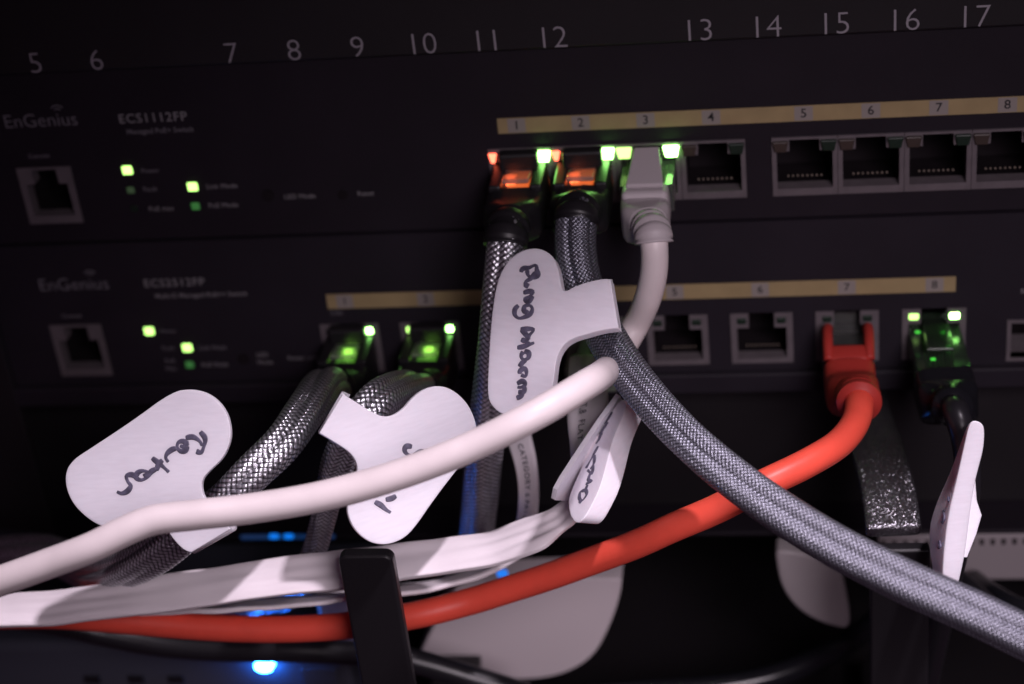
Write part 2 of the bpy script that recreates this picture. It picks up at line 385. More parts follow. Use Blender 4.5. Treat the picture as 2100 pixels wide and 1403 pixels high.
# printed digits on the patch panel
pp = thing('patch_panel', 'black patch panel with white numbers 5 to 17 along its lower edge', 'patch panel', (0, 0, zA))
link('faceplate', MB().box((0, 4, (zA+0.5+80)/2), (600, 11, 80-zA-0.5), 0.5).mesh('faceplate'), m_patch, pp)
P2, X2, Z2 = 13.959, 9.755, 20.003
for k in range(5, 18):
    x = X2+P2*(k-12)+(16.53 if k > 12 else 0)-(16.53 if k < 7 else 0)
    flat_text('number', str(k), 7.0, 0, 0, m_numw, pp, world=(x, -1.56, Z2), bold=-0.10, d=0.05)

def jack_meshes(w_out, z0, z1, lip, body, notch, hb, led_in, led_out, led_z0, led_z1, proud):
    xs = sorted({-w_out/2, -body, -notch, notch, body, w_out/2}); zs = [z0, 0.0, hb, z1-lip, z1]
    fr = cells('port', xs, zs, lambda x, z: (abs(x) < body and 0 < z < hb) or (abs(x) < notch and 0 < z < z1-lip), -proud, 3)
    cv = MB(); b = cv.bm
    q = [(-body-0.2, z0+0.3), (body+0.2, z0+0.3), (body+0.2, z1-0.2), (-body-0.2, z1-0.2)]
    f = [b.verts.new((x, 2.0, z)) for x, z in q]; g = [b.verts.new((x, 15.0, z)) for x, z in q]
    b.faces.new(g)
    for i in range(4): b.faces.new((f[i], f[(i+1) % 4], g[(i+1) % 4], g[i]))
    cvm = cv.mesh('cavity')
    pn = MB()
    for i in range(8): pn.box((-3.57+i*1.02, 4.0, 0.9), (0.36, 0.3, 0.30))
    return fr, cvm, pn.mesh('contact_pins')
def led_mesh(name, x0, x1, z0, z1, y0, y1, taper=0.0, rnd=0.25):
    mb = MB()
    mb.box(((x0+x1)/2, (y0+y1)/2, (z0+z1)/2), (x1-x0, abs(y1-y0), z1-z0), rnd)
    if taper:
        for v in mb.bm.verts:
            if v.co.z < (z0+z1)/2: v.co.x = (x0+x1)/2+(v.co.x-(x0+x1)/2)*(1-taper)
    return mb.mesh(name)
def text_row(sw, items):
    for body, size, px, py, mt, bd in items:
        flat_text('lettering', body, size, px, py, mt, sw, bold=bd, spacing=1.12 if body.startswith('ECS') else 1.0)
def label_strip(sw, px0, py0, px1, px2, ytop, ybot, nums, size):
    """tan strip on the face with grey number fields"""
    a = U(px0, ytop)[2]; b_ = U(px0, ybot)[2]; x0 = U(px0, ytop)[0]; x1 = U(px1, py0)[0]
    st = link('label_strip', MB().box(((x0+x1)/2, -0.05, (a+b_)/2), (x1-x0, 0.3, a-b_)).mesh('label_strip'), m_strip, sw)
    for x, t in nums:
        link('number_field', MB().box((x, -0.21, (a+b_)/2), (3.9, 0.06, (a-b_)*0.92)).mesh('number_field'), m_stripg, st)
        flat_text('number', t, size, 0, 0, m_ink, st, world=(x, -0.24, (a+b_)/2), d=0.03, bold=0.02)
def faceplate(sw, zt, zb, holes, material):
    xs = sorted({XL, XR} | {h[0] for h in holes} | {h[1] for h in holes}); zs = sorted({zt, zb} | {h[2] for h in holes} | {h[3] for h in holes})
    me = cells('faceplate', xs, zs, lambda x, z: any(h[0] < x < h[1] and h[2] < z < h[3] for h in holes), 0, 2.2)
    link('faceplate', me, material, sw)
    link('chassis', MB().box(((XL+XR)/2, 18+80, (zt+zb)/2), (XR-XL, 160, abs(zt-zb)-1)).mesh('chassis'), m_void, sw)

# --- upper switch
swu = thing('network_switch', 'upper charcoal switch with eight-port row, tan strip numbered from 1 and two cables lit red', 'network switch', (0, 0, zB), 'rack switches')
zj = U(1460, 391)[2]
ux = [0, 14, 28, 42, 47.525+14-14, 61.525, 75.525, 89.525]
ux = [0, 14, 28, 42, 61.525, 75.525, 89.525, 103.525]
ux = [14*i+(5.525 if i > 3 else 0) for i in range(8)]
fr, cvm, pins = jack_meshes(13.9, -1.7, 12.2, 0.55, 5.95, 3.2, 9.0, 0, 0, 0, 0, 0.5)
cq = [U(30, 347), U(148, 340), U(163, 455), U(47, 455)]
cxu = (cq[0][0]+cq[1][0])/2; czu = cq[2][2]
cl = [U(100, 670), U(205, 670), U(220, 768), U(115, 770)]
cxl = (cl[0][0]+cl[1][0])/2+0.3; czl = cl[2][2]
CW, CH = 12.9, (cq[1][2]-cq[2][2])
cons_fr = cells('console_port', [-CW/2, -4.9, -2.9, 2.9, 4.9, CW/2], [0, 2.0, CH-4.2, CH-0.6, CH], lambda x, z: (abs(x) < 4.9 and 2 < z < CH-4.2) or (abs(x) < 2.9 and 2 < z < CH-0.6), -0.4, 3)
def add_console(sw, x, z):
    p = link('console_port', cons_fr, m_shield, sw, at=(x, 0, z))
    c = MB(); b = c.bm; q = [(-5.2, 0.5), (5.2, 0.5), (5.2, CH-0.3), (-5.2, CH-0.3)]
    f = [b.verts.new((a, 2.2, e)) for a, e in q]; g = [b.verts.new((a, 15, e)) for a, e in q]; b.faces.new(g)
    for i in range(4): b.faces.new((f[i], f[(i+1) % 4], g[(i+1) % 4], g[i]))
    link('cavity', c.mesh('cavity'), m_void, p, at=(x, 0, z))
holes = [(x-6.95, x+6.95, zj-1.7, zj+12.2) for x in ux]+[(cxu-CW/2, cxu+CW/2, czu, czu+CH)]
# the touching holes of one block are merged so no sliver stays between them
holes = [(ux[0]-6.95, ux[3]+6.95, zj-1.7, zj+12.2), (ux[4]-6.95, ux[7]+6.95, zj-1.7, zj+12.2), holes[-1]]
faceplate(swu, zA, zB+0.45, holes, m_panel)
add_console(swu, cxu, czu)
ledL = led_mesh('led', -6.8, -3.4, 9.0, 11.5, -1.2, 1.5, 0.25); ledS = led_mesh('led', -6.9, -5.1, 9.0, 11.3, -0.9, 1.5, 0.5); ledR = led_mesh('led', 3.4, 6.8, 9.0, 11.5, -1.2, 1.5, 0.25)
def ledm(src, mt):
    k = (src, mt.name)
    if k not in _lm:
        c = src.copy(); c.materials.clear(); c.materials.append(mt); _lm[k] = c
    return _lm[k]
_lm = {}
ports_u = []
for i, x in enumerate(ux):
    p = link('port', fr, m_shield, swu, at=(x, 0, zj)); ports_u.append(p)
    link('cavity', cvm, m_void, p, at=(x, 0, zj)); link('contact_pins', pins, m_gold, p, at=(x, 0, zj))
    lm, rm = {0: (m_ledr, m_ledg), 1: (m_ledr, m_ledg), 2: (m_ledg2, m_ledg)}.get(i, (m_ledoff2, m_ledoff))
    link('led', ledm(ledS if i < 2 else ledL, lm), None, p, at=(x, 0, zj), label='lit left port light' if i < 3 else None)
    link('led', ledm(ledR, rm), None, p, at=(x, 0, zj), label='lit right port light' if i < 3 else None)
label_strip(swu, 1019, 225, 2230, 0, 243, 274, [(x, str(i+1)) for i, x in enumerate(ux)], 2.9)
text_row(swu, [('EnGenius', 4.6, 83, 248, m_print2, -0.04), ('ECS1112FP', 3.1, 313, 242, m_print, 0.015), ('Managed PoE+ Switch', 1.75, 328, 268, m_print2, 0.01),
    ('Console', 1.5, 80, 320, m_print2, 0), ('Power', 1.6, 308, 350, m_print2, 0), ('Fault', 1.7, 308, 388, m_print2, 0), ('PoE max', 1.7, 331, 428, m_print, 0),
    ('Link Mode', 1.7, 455, 382, m_print, 0), ('PoE Mode', 1.7, 458, 421, m_print, 0), ('LED Mode', 1.7, 615, 403, m_print, 0), ('Reset', 1.7, 750, 397, m_print, 0)])
def small_led(sw, px, py, mt, r=1.05):
    c = U(px, py)
    link('indicator', MB().box((c[0], 0, c[2]), (2.2*r, 0.7, 2.0*r), 0.3).mesh('indicator'), mt, sw)
def button(sw, px, py, r=1.4):
    c = U(px, py); th = np.linspace(0, 2*math.pi, 16, endpoint=False)
    link('button', MB().poly_prism([(c[0]+r*math.cos(t), -0.5, c[2]+r*math.sin(t)) for t in th], [(c[0]+r*math.cos(t), 1, c[2]+r*math.sin(t)) for t in th]).mesh('button'), m_void, sw)
def wave_mark(sw, px, py):                       # two small arcs over the i of the maker's name
    c = U(px, py)
    for r_ in (0.9, 1.7):
        pts = [(c[0]+r_*math.sin(a), -0.1, c[2]-1+r_*math.cos(a)) for a in np.linspace(-0.9, 0.9, 7)]
        link('logo_arc', round_tube('logo_arc', pts, 0.13, 6, 0.2), m_print2, sw)
small_led(swu, 261, 349, m_ledg2); small_led(swu, 268, 390, m_ledg5, .8); small_led(swu, 275, 428, m_ledoff, .8)
small_led(swu, 395, 383, m_ledg2); small_led(swu, 401, 423, m_ledg3, .9)
button(swu, 550, 400); button(swu, 703, 399, 1.1); wave_mark(swu, 117, 222)

# --- lower switch
swl = thing('network_switch', 'lower charcoal switch with spaced ports, shorter tan strip and a red cable in port 7', 'network switch', (0, 0, zC), 'rack switches')
zl = U(1558, 733)[2]
lx = [31.865+19.145*(k-5) for k in range(1, 9)]
fr2, cv2, pins2 = jack_meshes(14.0, -1.3, 11.7, 0.0, 5.5, 2.9, 8.0, 0, 0, 0, 0, 0.4)
fr2 = cells('port', [-7.0, -5.6, -2.9, 2.9, 5.6, 7.0], [-1.3, 0, 8.2, 11.9], lambda x, z: (abs(x) < 5.6 and 0 < z < 8.2) or (abs(x) < 2.9 and z > 8.2), -0.4, 3)
sx0 = U(2066, 650)[0]; s_t, s_b = U(2066, 662)[2], U(2066, 733)[2]
holes = [(x-7.0, x+7.0, zl-1.3, zl+11.9) for x in lx]+[(cxl-CW/2, cxl+CW/2, czl, czl+CH), (sx0+0.6, sx0+14, s_b, s_t)]
faceplate(swl, zB-0.45, zC, holes, m_panel2)
add_console(swl, cxl, czl)
sf = link('fibre_port', cells('fibre_port', [sx0, sx0+0.9, sx0+14, sx0+15], [s_b-0.8, s_b, s_t, s_t+0.8], lambda x, z: sx0+0.9 < x < sx0+14 and s_b < z < s_t, -0.4, 10), m_shield, swl)
led2L = led_mesh('led', -5.6, -3.3, 9.2, 10.9, -0.65, 1.5, 0, 0.4); led2R = led_mesh('led', 3.3, 5.6, 9.2, 10.9, -0.65, 1.5, 0, 0.4)
lit = {0: (m_ledoff, m_ledg), 1: (m_ledg2, m_ledg), 2: (m_ledr, m_ledoff), 3: (m_ledoff, m_ledg), 7: (m_ledg2, m_ledg)}
for i, x in enumerate(lx):
    p = link('port', fr2, m_shield, swl, at=(x, 0, zl))
    link('cavity', cv2, m_void, p, at=(x, 0, zl)); link('contact_pins', pins2, m_gold, p, at=(x, 0, zl))
    a, b = lit.get(i, (m_ledoff, m_ledoff))
    link('led', ledm(led2L, a), None, p, at=(x, 0, zl), label='lit left port light' if i in (1, 2, 7) else None)
    link('led', ledm(led2R, b), None, p, at=(x, 0, zl), label='lit right port light' if i in (0, 1, 3, 7) else None)
label_strip(swl, 668, 585, 1960, 0, 604, 633, [(x, str(i+1)) for i, x in enumerate(lx)], 2.7)
text_row(swl, [('EnGenius', 4.6, 151, 584, m_print2, -0.04), ('ECS2512FP', 2.9, 357, 580, m_print, 0.015), ('Multi-G Managed PoE++ Switch', 1.75, 412, 605, m_print, 0.01),
    ('Console', 1.5, 147, 648, m_print2, 0), ('Power', 1.5, 345, 679, m_print2, 0), ('Fault', 1.6, 345, 714, m_print2, 0), ('Link Mode', 1.6, 436, 713, m_print2, 0),
    ('PoE', 1.6, 349, 740, m_print2, 0), ('Max', 1.6, 351, 756, m_print2, 0), ('PoE Mode', 1.6, 441, 748, m_print, 0), ('LED', 1.7, 538, 728, m_print, 0), ('Mode', 1.7, 544, 743, m_print, 0),
    ('Reset', 1.7, 606, 734, m_print, 0), ('2.5G', 1.5, 690, 642, m_print2, 0), ('SFP+', 1.6, 2108, 597, m_print, 0), ('LAN', 1.5, 640, 734, m_print2, 0)])
small_led(swl, 306, 679, m_ledg2); small_led(swl, 384, 713, m_ledg2); small_led(swl, 389, 748, m_ledg3, .9); button(swl, 500, 735)
wave_mark(swl, 184, 560)
# rolled lower edge of the lower switch with its ventilation ledge
e0 = U(1280, 763)[2]
link('lower_ledge', MB().box((0, -1.0, (e0+zC)/2), (560, 2.0, e0-zC), 0.5).mesh('lower_ledge'), m_panel2, swl)

# --- cable management panel
cmp_ = thing('cable_management_panel', 'flat black one-unit panel below the two switches', 'rack panel', (0, 0, zD))
link('faceplate', MB().box((0, 12, (zC+zD)/2-0.4), (600, 3, zC-zD-1.0), 0.4).mesh('faceplate'), m_patch, cmp_)
link('folded_lip', MB().box((0, 6, zD-0.6), (600, 14, 1.2), 0.4).mesh('folded_lip'), m_panel, cmp_)
# --- shelf under it
shf = link('rack_shelf', MB().box((0, 105, -170), (640, 260, 3), 0.4).mesh('rack_shelf'), m_patch); tag(shf, 'black rack shelf carrying the white boxes at the bottom', 'shelf')
# --- rack rail at far left
rl = U(30, 640); rail = link('rack_rail', MB().box((rl[0]-14.5, -1.2, -30), (20, 2.0, 240), 0.4).mesh('rack_rail'), m_patch)
tag(rail, 'dark upright rack rail at the far left edge', 'rack rail')

# ------------------------------------------------------------------ plugs
def jack_axis(x, z): return lambda d, dz=0.0: np.array([x, -d, z+dz])
def connector(parent, x, z, mt_glow, out=9.0, latch=True):
    c = link('connector', MB().box((x, -(out-8)/2+0, z+3.6), (11.5, out+8, 6.4), 0.3).mesh('connector'), m_clear, parent)
    R = Matrix.Rotation(math.radians(-9), 3, 'X')
    if latch: link('latch', MB().box((x, -out/2+1.5, z+8.0), (5.9, out+5, 1.1), 0.35, rot=R).mesh('latch'), m_latch, c)
    link('contact_blade', MB().box((x, -1, z+0.2), (8, 8, 0.4)).mesh('contact_blade'), m_gold, c)
    if mt_glow:
        link('latch_glow', MB().box((x+0.2, -6.0, z+6.75), (4.6, 7.0, 0.5), 0.2).mesh('latch_glow'), m_amb if mt_glow is m_glowro else m_lime, c)  # added glowing blocks imitate port light showing through the latch
        link('latch_glow', MB().box((x+(-1.6 if mt_glow is m_glowro else 0.4), -6.2, z+7.0), (2.0, 2.4, 1.0), 0.3).mesh('latch_glow'), mt_glow, c)
    return c
def boot(parent, C, mt, w, h, r_end, L, ribs=4, name='boot', r_mid=None, n0=6, rough=0.45):
    """rubber boot swept along the first L mm of the cable path"""
    s = np.concatenate([[0], np.cumsum(np.linalg.norm(np.diff(C, axis=0), axis=1))])
    q = np.arange(0, L, 0.3); X = np.stack([np.interp(q, s, C[:, k]) for k in range(3)], 1)
    def prof(i, th):
        t = q[i]/L; k = min(1, max(0, (t-0.42)/0.25)); k = k*k*(3-2*k)
        a = (h/2)*(1-k)+r_end*k; b = (w/2)*(1-k)+r_end*k; n = n0*(1-k)+2*k
        if t > 0.58 and ribs:
            a_ = (t-0.58)/0.42*ribs
            g = 0.55 if (a_ % 1) > 0.62 and t < 0.97 else 0.0
            a -= g; b -= g
        if i == 0: a *= 0.9; b *= 0.9
        return rrect(th, a, b, n)
    return link(name, sweep(name, X, prof, 40), mt, parent, smooth=True)
def side_walls(parent, x, z, mt, d0, d1, zt, wall=2.7, wid=11.6, zb=-0.8):
    mb = MB()
    mb.box((x, -2.3, z+9.9), (8.6, 3.2, 5.0), 0.6, rot=None)
    for s_ in (-1, 1): mb.box((x+s_*(wid/2-wall/2), -(d0+d1)/2, z+(zt+zb)/2), (wall, d1-d0, zt-zb), 0.5)
    mb.box((x, -(d0+d1)/2, z+zb+0.1), (wid-0.6, d1-d0, 1.0), 0.3)
    return link('clip_guard', mb.mesh('clip_guard'), mt, parent)

# --- braided cables
def braided(label, port, pxpts, R, mt=None, glow=None, outl=9.5, bootL=17, phase=0.0, twist=0.04, lob=0.24, bw=12.2, wall_top=9.0):
    x, z = port
    t = thing('braided_cable', label, 'network cable', (x, -10, z), 'grey braided network cables')
    pts = [np.array([x, -outl-1, z+3.8, 1.0]), np.array([x, -outl-6, z+3.6, 1.0])]
    for p in pxpts:
        q = U(p[0], p[1], p[2]); pts.append(np.array([*q, p[3] if len(p) > 3 else 1.0]))
    link('braided_jacket', braid_tube('braided_jacket', pts, R, phase=phase, twist=twist, lob=lob, wv=(BN, BP) if mt is None else (26, 0.44)), mt or m_braid, t, smooth=True)
    connector(t, x, z, glow, outl)
    side_walls(t, x, z, m_black, 1.0, outl+2.5, wall_top)
    C, _ = spline([p[:3] for p in pts], 0.3)
    boot(t, C, m_black, bw, 8.6, R+0.9, bootL, ribs=3)
    return t
cabA = braided('braided cable from upper port 1 hanging straight down behind the tags', (ux[0], zj),
    [(1040, 478, 27), (1034, 530, 31), (1022, 640, 36), (1010, 760, 38), (1000, 860, 38), (990, 960, 36), (982, 1050, 33), (972, 1105, 30), (940, 1138, 27), (880, 1146, 25), (780, 1158, 24), (680, 1172, 24), (600, 1196, 24), (520, 1228, 24), (430, 1244, 22), (320, 1238, 18), (200, 1236, 10)], 3.75, glow=m_glowro, phase=0.5, lob=0.20, bootL=20)
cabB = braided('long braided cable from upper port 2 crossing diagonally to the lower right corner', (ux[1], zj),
    [(1184, 440, 22), (1180, 500, 27), (1190, 570, 32), (1222, 650, 37), (1270, 735, 48), (1345, 832, 62), (1440, 928, 74), (1560, 1022, 82), (1700, 1112, 88), (1850, 1190, 93), (2000, 1258, 96), (2180, 1345, 98)], 3.95, glow=m_glowro, phase=0.80, lob=0.27, twist=0.006, bootL=15, mt=m_braidb)
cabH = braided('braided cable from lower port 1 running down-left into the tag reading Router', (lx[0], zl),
    [(664, 792, 36), (622, 850, 52), (575, 915, 64), (520, 968, 70), (470, 1018, 73), (400, 1076, 73), (330, 1130, 72), (265, 1163, 68), (205, 1176, 60), (155, 1160, 48), (105, 1135, 41), (50, 1132, 38), (-60, 1142, 34)], 3.85, glow=m_glowgo, phase=0.2, lob=0.24, bootL=18)
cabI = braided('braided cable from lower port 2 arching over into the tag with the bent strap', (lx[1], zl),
    [(838, 798, 36), (800, 808, 47), (762, 830, 56), (728, 872, 61), (706, 920, 61, .92), (690, 958, 60, .85), (674, 1018, 58, .68), (660, 1075, 56, .62), (642, 1138, 53, .62), (612, 1200, 32, .8), (560, 1230, 20)], 3.9, glow=m_glowgo, phase=1.2, lob=0.24, bootL=16)

# --- white round cable, upper port 3
cabC = thing('white_cable', 'white round cable from upper port 3 sweeping across to the left edge', 'network cable', (ux[2], -10, zj))
x, z = ux[2], zj
cp = [np.array([x, -12, z+3.6]), np.array([x, -18, z+3.2])]+[U(*p) for p in
    [(1340, 486, 29), (1342, 545, 31), (1331, 604, 31), (1303, 668, 29), (1274, 718, 33), (1250, 752, 46), (1232, 770, 62), (1200, 790, 76), (1100, 849, 86), (950, 923, 90), (800, 979, 93), (650, 1020, 96), (500, 1045, 99), (400, 1056, 101), (310, 1068, 103), (255, 1090, 105), (190, 1122, 107), (100, 1156, 108), (0, 1192, 109), (-120, 1236, 110)]]
link('jacket', round_tube('jacket', cp, 2.85, 28), m_white, cabC, smooth=True)
connector(cabC, x, z, None, 10)
Cc, _ = spline(cp, 0.3)
boot(cabC, Cc, m_whiteboot, 10.2, 8.4, 4.0, 19, ribs=4)
hood = MB()
pts_t = [(x-2.9, -2.5, z+11.2), (x+2.9, -2.5, z+11.2), (x+3.6, -8.5, z+10.6), (x+4.4, -13.5, z+8.6), (x-4.4, -13.5, z+8.6), (x-3.6, -8.5, z+10.6)]
pts_t = [(x-2.7, -2.5, z+12.4), (x+2.7, -2.5, z+12.4), (x+4.0, -14, z+9.2), (x-4.0, -14, z+9.2)]
hood.poly_prism(pts_t, [(a, b+0.3, c-3.4) for a, b, c in pts_t])
hood.box((x, -14.2, z+4.2), (10.0, 5.0, 8.6), 1.2, 3)
h_o = link('clip_hood', hood.mesh('clip_hood'), m_whiteboot, cabC)
bv = h_o.modifiers.new('b', 'BEVEL'); bv.width = 0.4*K; bv.segments = 2

# --- red cable, lower port 7
cabF = thing('red_cable', 'red round cable from lower port 7 curving down to the lower left', 'network cable', (lx[6], -10, zl))
x, z = lx[6], zl
rp = [np.array([x, -13, z+3.6]), np.array([x+0.2, -19, z+2.8])]+[U(*p) for p in
    [(1762, 822, 34), (1756, 862, 41), (1722, 908, 50), (1655, 950, 58), (1560, 996, 64), (1476, 1041, 66), (1376, 1084, 66), (1310, 1114, 65), (1215, 1150, 62), (1121, 1184, 60), (1040, 1210, 59), (966, 1233, 59), (850, 1262, 62), (703, 1284, 62.5), (600, 1290, 63), (500, 1290, 63.5), (386, 1284, 64), (257, 1273, 65), (120, 1263, 66), (-60, 1264, 66)]]
link('jacket', round_tube('jacket', rp, 2.95, 28), m_red, cabF, smooth=True)
connector(cabF, x, z, None, 9, False)
Cr, _ = spline(rp, 0.3)
boot(cabF, Cr, m_redboot, 11.2, 9.4, 4.7, 24, ribs=6, n0=4)
for s_ in (-1, 1):
    pr = [(x+s_*4.4, -13.5, z+7.4), (x+s_*4.5, -10, z+9.4), (x+s_*4.5, -6, z+10.0), (x+s_*4.4, -3.4, z+9.4), (x+s_*4.4, -2.6, z+8.0)]
    link('clip_ear', round_tube('clip_ear', pr, 1.15, 14, 0.4), m_redboot, cabF, smooth=True)
link('boot_bridge', MB().box((x, -11.6, z+6.2), (9, 5.0, 5.6), 1.2, 3, rot=Matrix.Rotation(math.radians(20), 3, 'X')).mesh('boot_bridge'), m_redboot, cabF, smooth=True)

# --- black cable, lower port 8
cabG = thing('black_cable', 'black cable with a clear green-lit plug in lower port 8', 'network cable', (lx[7], -10, zl))
x, z = lx[7], zl
gp = [np.array([x+0.8, -17, z+3.2]), np.array([x+1.4, -23, z+2.4])]+[U(*p) for p in [(1962, 850, 38), (1978, 905, 42), (1985, 985, 46), (1975, 1070, 48), (1955, 1150, 48), (1925, 1290, 44), (1895, 1430, 38)]]
link('jacket', round_tube('jacket', gp, 2.7, 24), m_bcable, cabG, smooth=True)
link('connector', MB().box((x+0.4, -5, z+3.6), (11.4, 24, 6.4), 0.3, rot=Matrix.Rotation(math.radians(3), 3, 'Z')).mesh('connector'), m_sclear, cabG)
link('latch', MB().box((x+0.4, -5.5, z+8.2), (6.0, 17, 1.0), 0.35, rot=Matrix.Rotation(math.radians(-9), 3, 'X')).mesh('latch'), m_sclear, cabG)
for q_ in [(1.9, -2.5, 7.0), (-3.6, -1.0, 6.9), (2.6, -9.0, 7.0), (-1.0, -12.5, 6.9)]:
    link('latch_glow', MB().box((x+q_[0], q_[1], z+q_[2]-0.9), (1.1, 0.8, 0.6), 0.2).mesh('latch_glow'), m_glowg4, cabG)  # added glowing bits imitate green port light inside the clear plug
for i in range(8): link('wire', round_tube('wire', [(x-3.2+i*1.0, 3, z+4.4), (x-2.6+i*0.85, -8, z+5.0), (x-2+i*0.7, -17, z+4.6)], 0.42, 8, 1.5), m_sclear if i % 2 else m_bcable, cabG, smooth=True)
Cg, _ = spline(gp, 0.3)
boot(cabG, Cg, m_gloss, 12.6, 9.6, 4.2, 17, ribs=2)

# --- flat white cables
def E2(a, b): return U(*a), U(*b)
cabD = thing('flat_white_cable', 'wide flat white cable sweeping left through the black hook from the edge-on middle tag', 'network cable', U(1210, 740, 12), 'flat white network cables')
x, z = lx[3], zl
rD = Ribbon([E2((1168, 735, 16), (1240, 735, 16)), E2((1164, 800, 30), (1246, 790, 30)), E2((1166, 860, 40), (1244, 842, 42)), E2((1172, 930, 48), (1226, 916, 54)), E2((1180, 985, 52), (1206, 985, 60)), E2((1176, 1015, 54), (1196, 1042, 61)),
    E2((1150, 1034, 56), (1178, 1072, 62)), E2((1128, 1046, 58), (1157, 1090, 62)), E2((1078, 1066, 57), (1116, 1122, 67)), E2((1000, 1093, 58), (1018, 1157, 67)), E2((900, 1108, 59), (905, 1177, 67)), E2((800, 1118, 60), (806, 1192, 68)), E2((690, 1130, 61), (696, 1208, 69)),
    E2((557, 1146, 63), (562, 1224, 70)), E2((420, 1168, 65), (425, 1243, 72)), E2((300, 1184, 67), (305, 1260, 74)), E2((200, 1200, 68), (203, 1270, 75)), E2((100, 1213, 69), (101, 1283, 76)), E2((0, 1219, 70), (0, 1287, 77)), E2((-90, 1222, 71), (-90, 1290, 78))], t=1.9)
link('flat_jacket', rD.mesh('flat_jacket', ridge=0.17), m_flat, cabD, smooth=True)
link('connector', MB().box((x, -3, z+3.6), (11.5, 22, 6.4), 0.3).mesh('connector'), m_latch, cabD)
link('latch', MB().box((x, -5, z+8.0), (5.9, 15, 1.1), 0.35, rot=Matrix.Rotation(math.radians(-9), 3, 'X')).mesh('latch'), m_latch, cabD)
cabE = thing('flat_white_cable', 'narrow flat white cable with small category print, seen edge-on under the wide one', 'network cable', U(1050, 740, 12), 'flat white network cables')
x, z = lx[2], zl
rE = Ribbon([E2((1010, 740, 16), (1078, 740, 16)), E2((1018, 820, 26), (1076, 810, 26)), E2((1040, 900, 32), (1088, 892, 33)), E2((1058, 960, 36), (1102, 952, 37)), E2((1064, 1015, 38), (1105, 1015, 40)), E2((1063, 1062, 38), (1098, 1066, 43)), E2((1052, 1105, 38), (1080, 1125, 46)),
    E2((1022, 1135, 40), (1046, 1156, 48)), E2((975, 1158, 44), (985, 1186, 52)), E2((900, 1188, 48), (903, 1206, 55)), E2((820, 1203, 50), (822, 1218, 57)), E2((740, 1213, 53), (741, 1228, 62)), E2((668, 1219, 58), (668, 1235, 67)), E2((560, 1231, 60), (560, 1245, 69)), E2((440, 1245, 62), (440, 1256, 70)), E2((330, 1248, 60), (330, 1256, 66)), E2((200, 1256, 60), (200, 1264, 66))], t=1.3)
link('flat_jacket', rE.mesh('flat_jacket'), m_flat, cabE, smooth=True)
link('connector', MB().box((x, -3, z+3.6), (11.5, 22, 6.4), 0.3).mesh('connector'), m_latch, cabE)
def s_at(rb, p):
    return rb.s[int(np.argmin(np.linalg.norm(rb.C-p, axis=1)))]
def facing(rb, sv): # +1 if the ribbon's normal faces the lens there
    i = int(np.argmin(abs(rb.s-sv))); return 1 if np.dot(rb.N[i], CAM-rb.C[i]) > 0 else -1
sD = s_at(rD, U(1197, 880, 46)); sE = s_at(rE, U(1082, 985, 38))
fD, fE = facing(rD, sD), facing(rE, sE)
def rt(rb, body, size, s, fc, parent, wv, xs=1.0):
    v, f = text_pts(body, size, 0.02, 1.15)
    V = [rb.at(s+p[0]*xs, wv+p[1], fc*(rb.t/2+0.20)) for p in v]
    link('jacket_print', pymesh('jacket_print', V, f), m_jink, parent)
rt(rD, 'CAT.8  FLAT  ETHERNET', 2.4, sD+3.0, fD, cabD, -0.6)
rt(rE, 'CATEGORY 6 PATCH', 1.75, sE+1.0, fE, cabE, 0.2, 1.0)

# ------------------------------------------------------------------ cable tags
def unit(v): return v/np.linalg.norm(v)
def plane3(a, b, c):
    n = unit(np.cross(b-a, c-a))
    return a, (n if np.dot(n, CAM-a) > 0 else -n)
def smooth_closed(pts, corners=()):
    """round a closed outline a little (Chaikin), keeping the listed corners sharp"""
    P = [np.array(p, float) for p in pts]; keep = [i in corners for i in range(len(P))]
    for _ in range(2):
        Q, kq = [], []
        n = len(P)
        for i in range(n):
            a, b = P[i], P[(i+1) % n]
            if keep[i]: Q.append(a); kq.append(True)
            else: Q.append(a*.75+b*.25 if not False else a); kq.append(False)
            if not keep[(i+1) % n]: Q.append(a*.25+b*.75); kq.append(False)
        P, keep = Q, kq
    return P
def soft(ob):
    me = ob.data; me.polygons.foreach_set('use_smooth', [True]*len(me.polygons)); me.set_sharp_from_angle(angle=math.radians(38)); return ob
def flat_tag(label, outline, plane, thick, strokes, sc, off, corners=(), pen=0.60, extr=None):
    o, n = plane
    px = [(p[0]/sc+off[0], p[1]/sc+off[1]) for p in outline]
    px = smooth_closed(px, corners)
    front = [ray_plane(p[0], p[1], o, n) for p in px]
    ev = -n*thick if extr is None else extr
    bk = [p+ev for p in front]
    c = sum(front)/len(front)
    t = thing('cable_tag', label, 'cable tag', c, 'white wrap-on cable tags')
    ob = link('tag_plate', MB().poly_prism(front, bk).mesh('tag_plate'), m_tag, t)
    soft(ob); b = ob.modifiers.new('bevel', 'BEVEL'); b.width = 0.22*K; b.harden_normals = True; b.segments = 2; b.limit_method = 'ANGLE'
    if strokes: write(t, strokes, o, n, sc, off, pen)
    return t
def write(t, strokes, o, n, sc, off, pen):
    for st in strokes:
        pts = [ray_plane(p[0]/sc+off[0], p[1]/sc+off[1], o, n) for p in st]
        C, s = spline(pts, 0.25) if len(pts) > 2 else (np.linspace(pts[0], pts[1], 8), None)
        def prof(i, th, m_=len(C)):
            k = pen*(0.78+0.22*math.sin(i*0.35))*(0.8 if i in (0, m_-1) else 1)
            return 0.035*np.cos(th), k*np.sin(th)
        link('pen_stroke', sweep('pen_stroke', C[:, :3]+n*0.02, prof, 10, up=tuple(n)), m_pen, t, smooth=True)
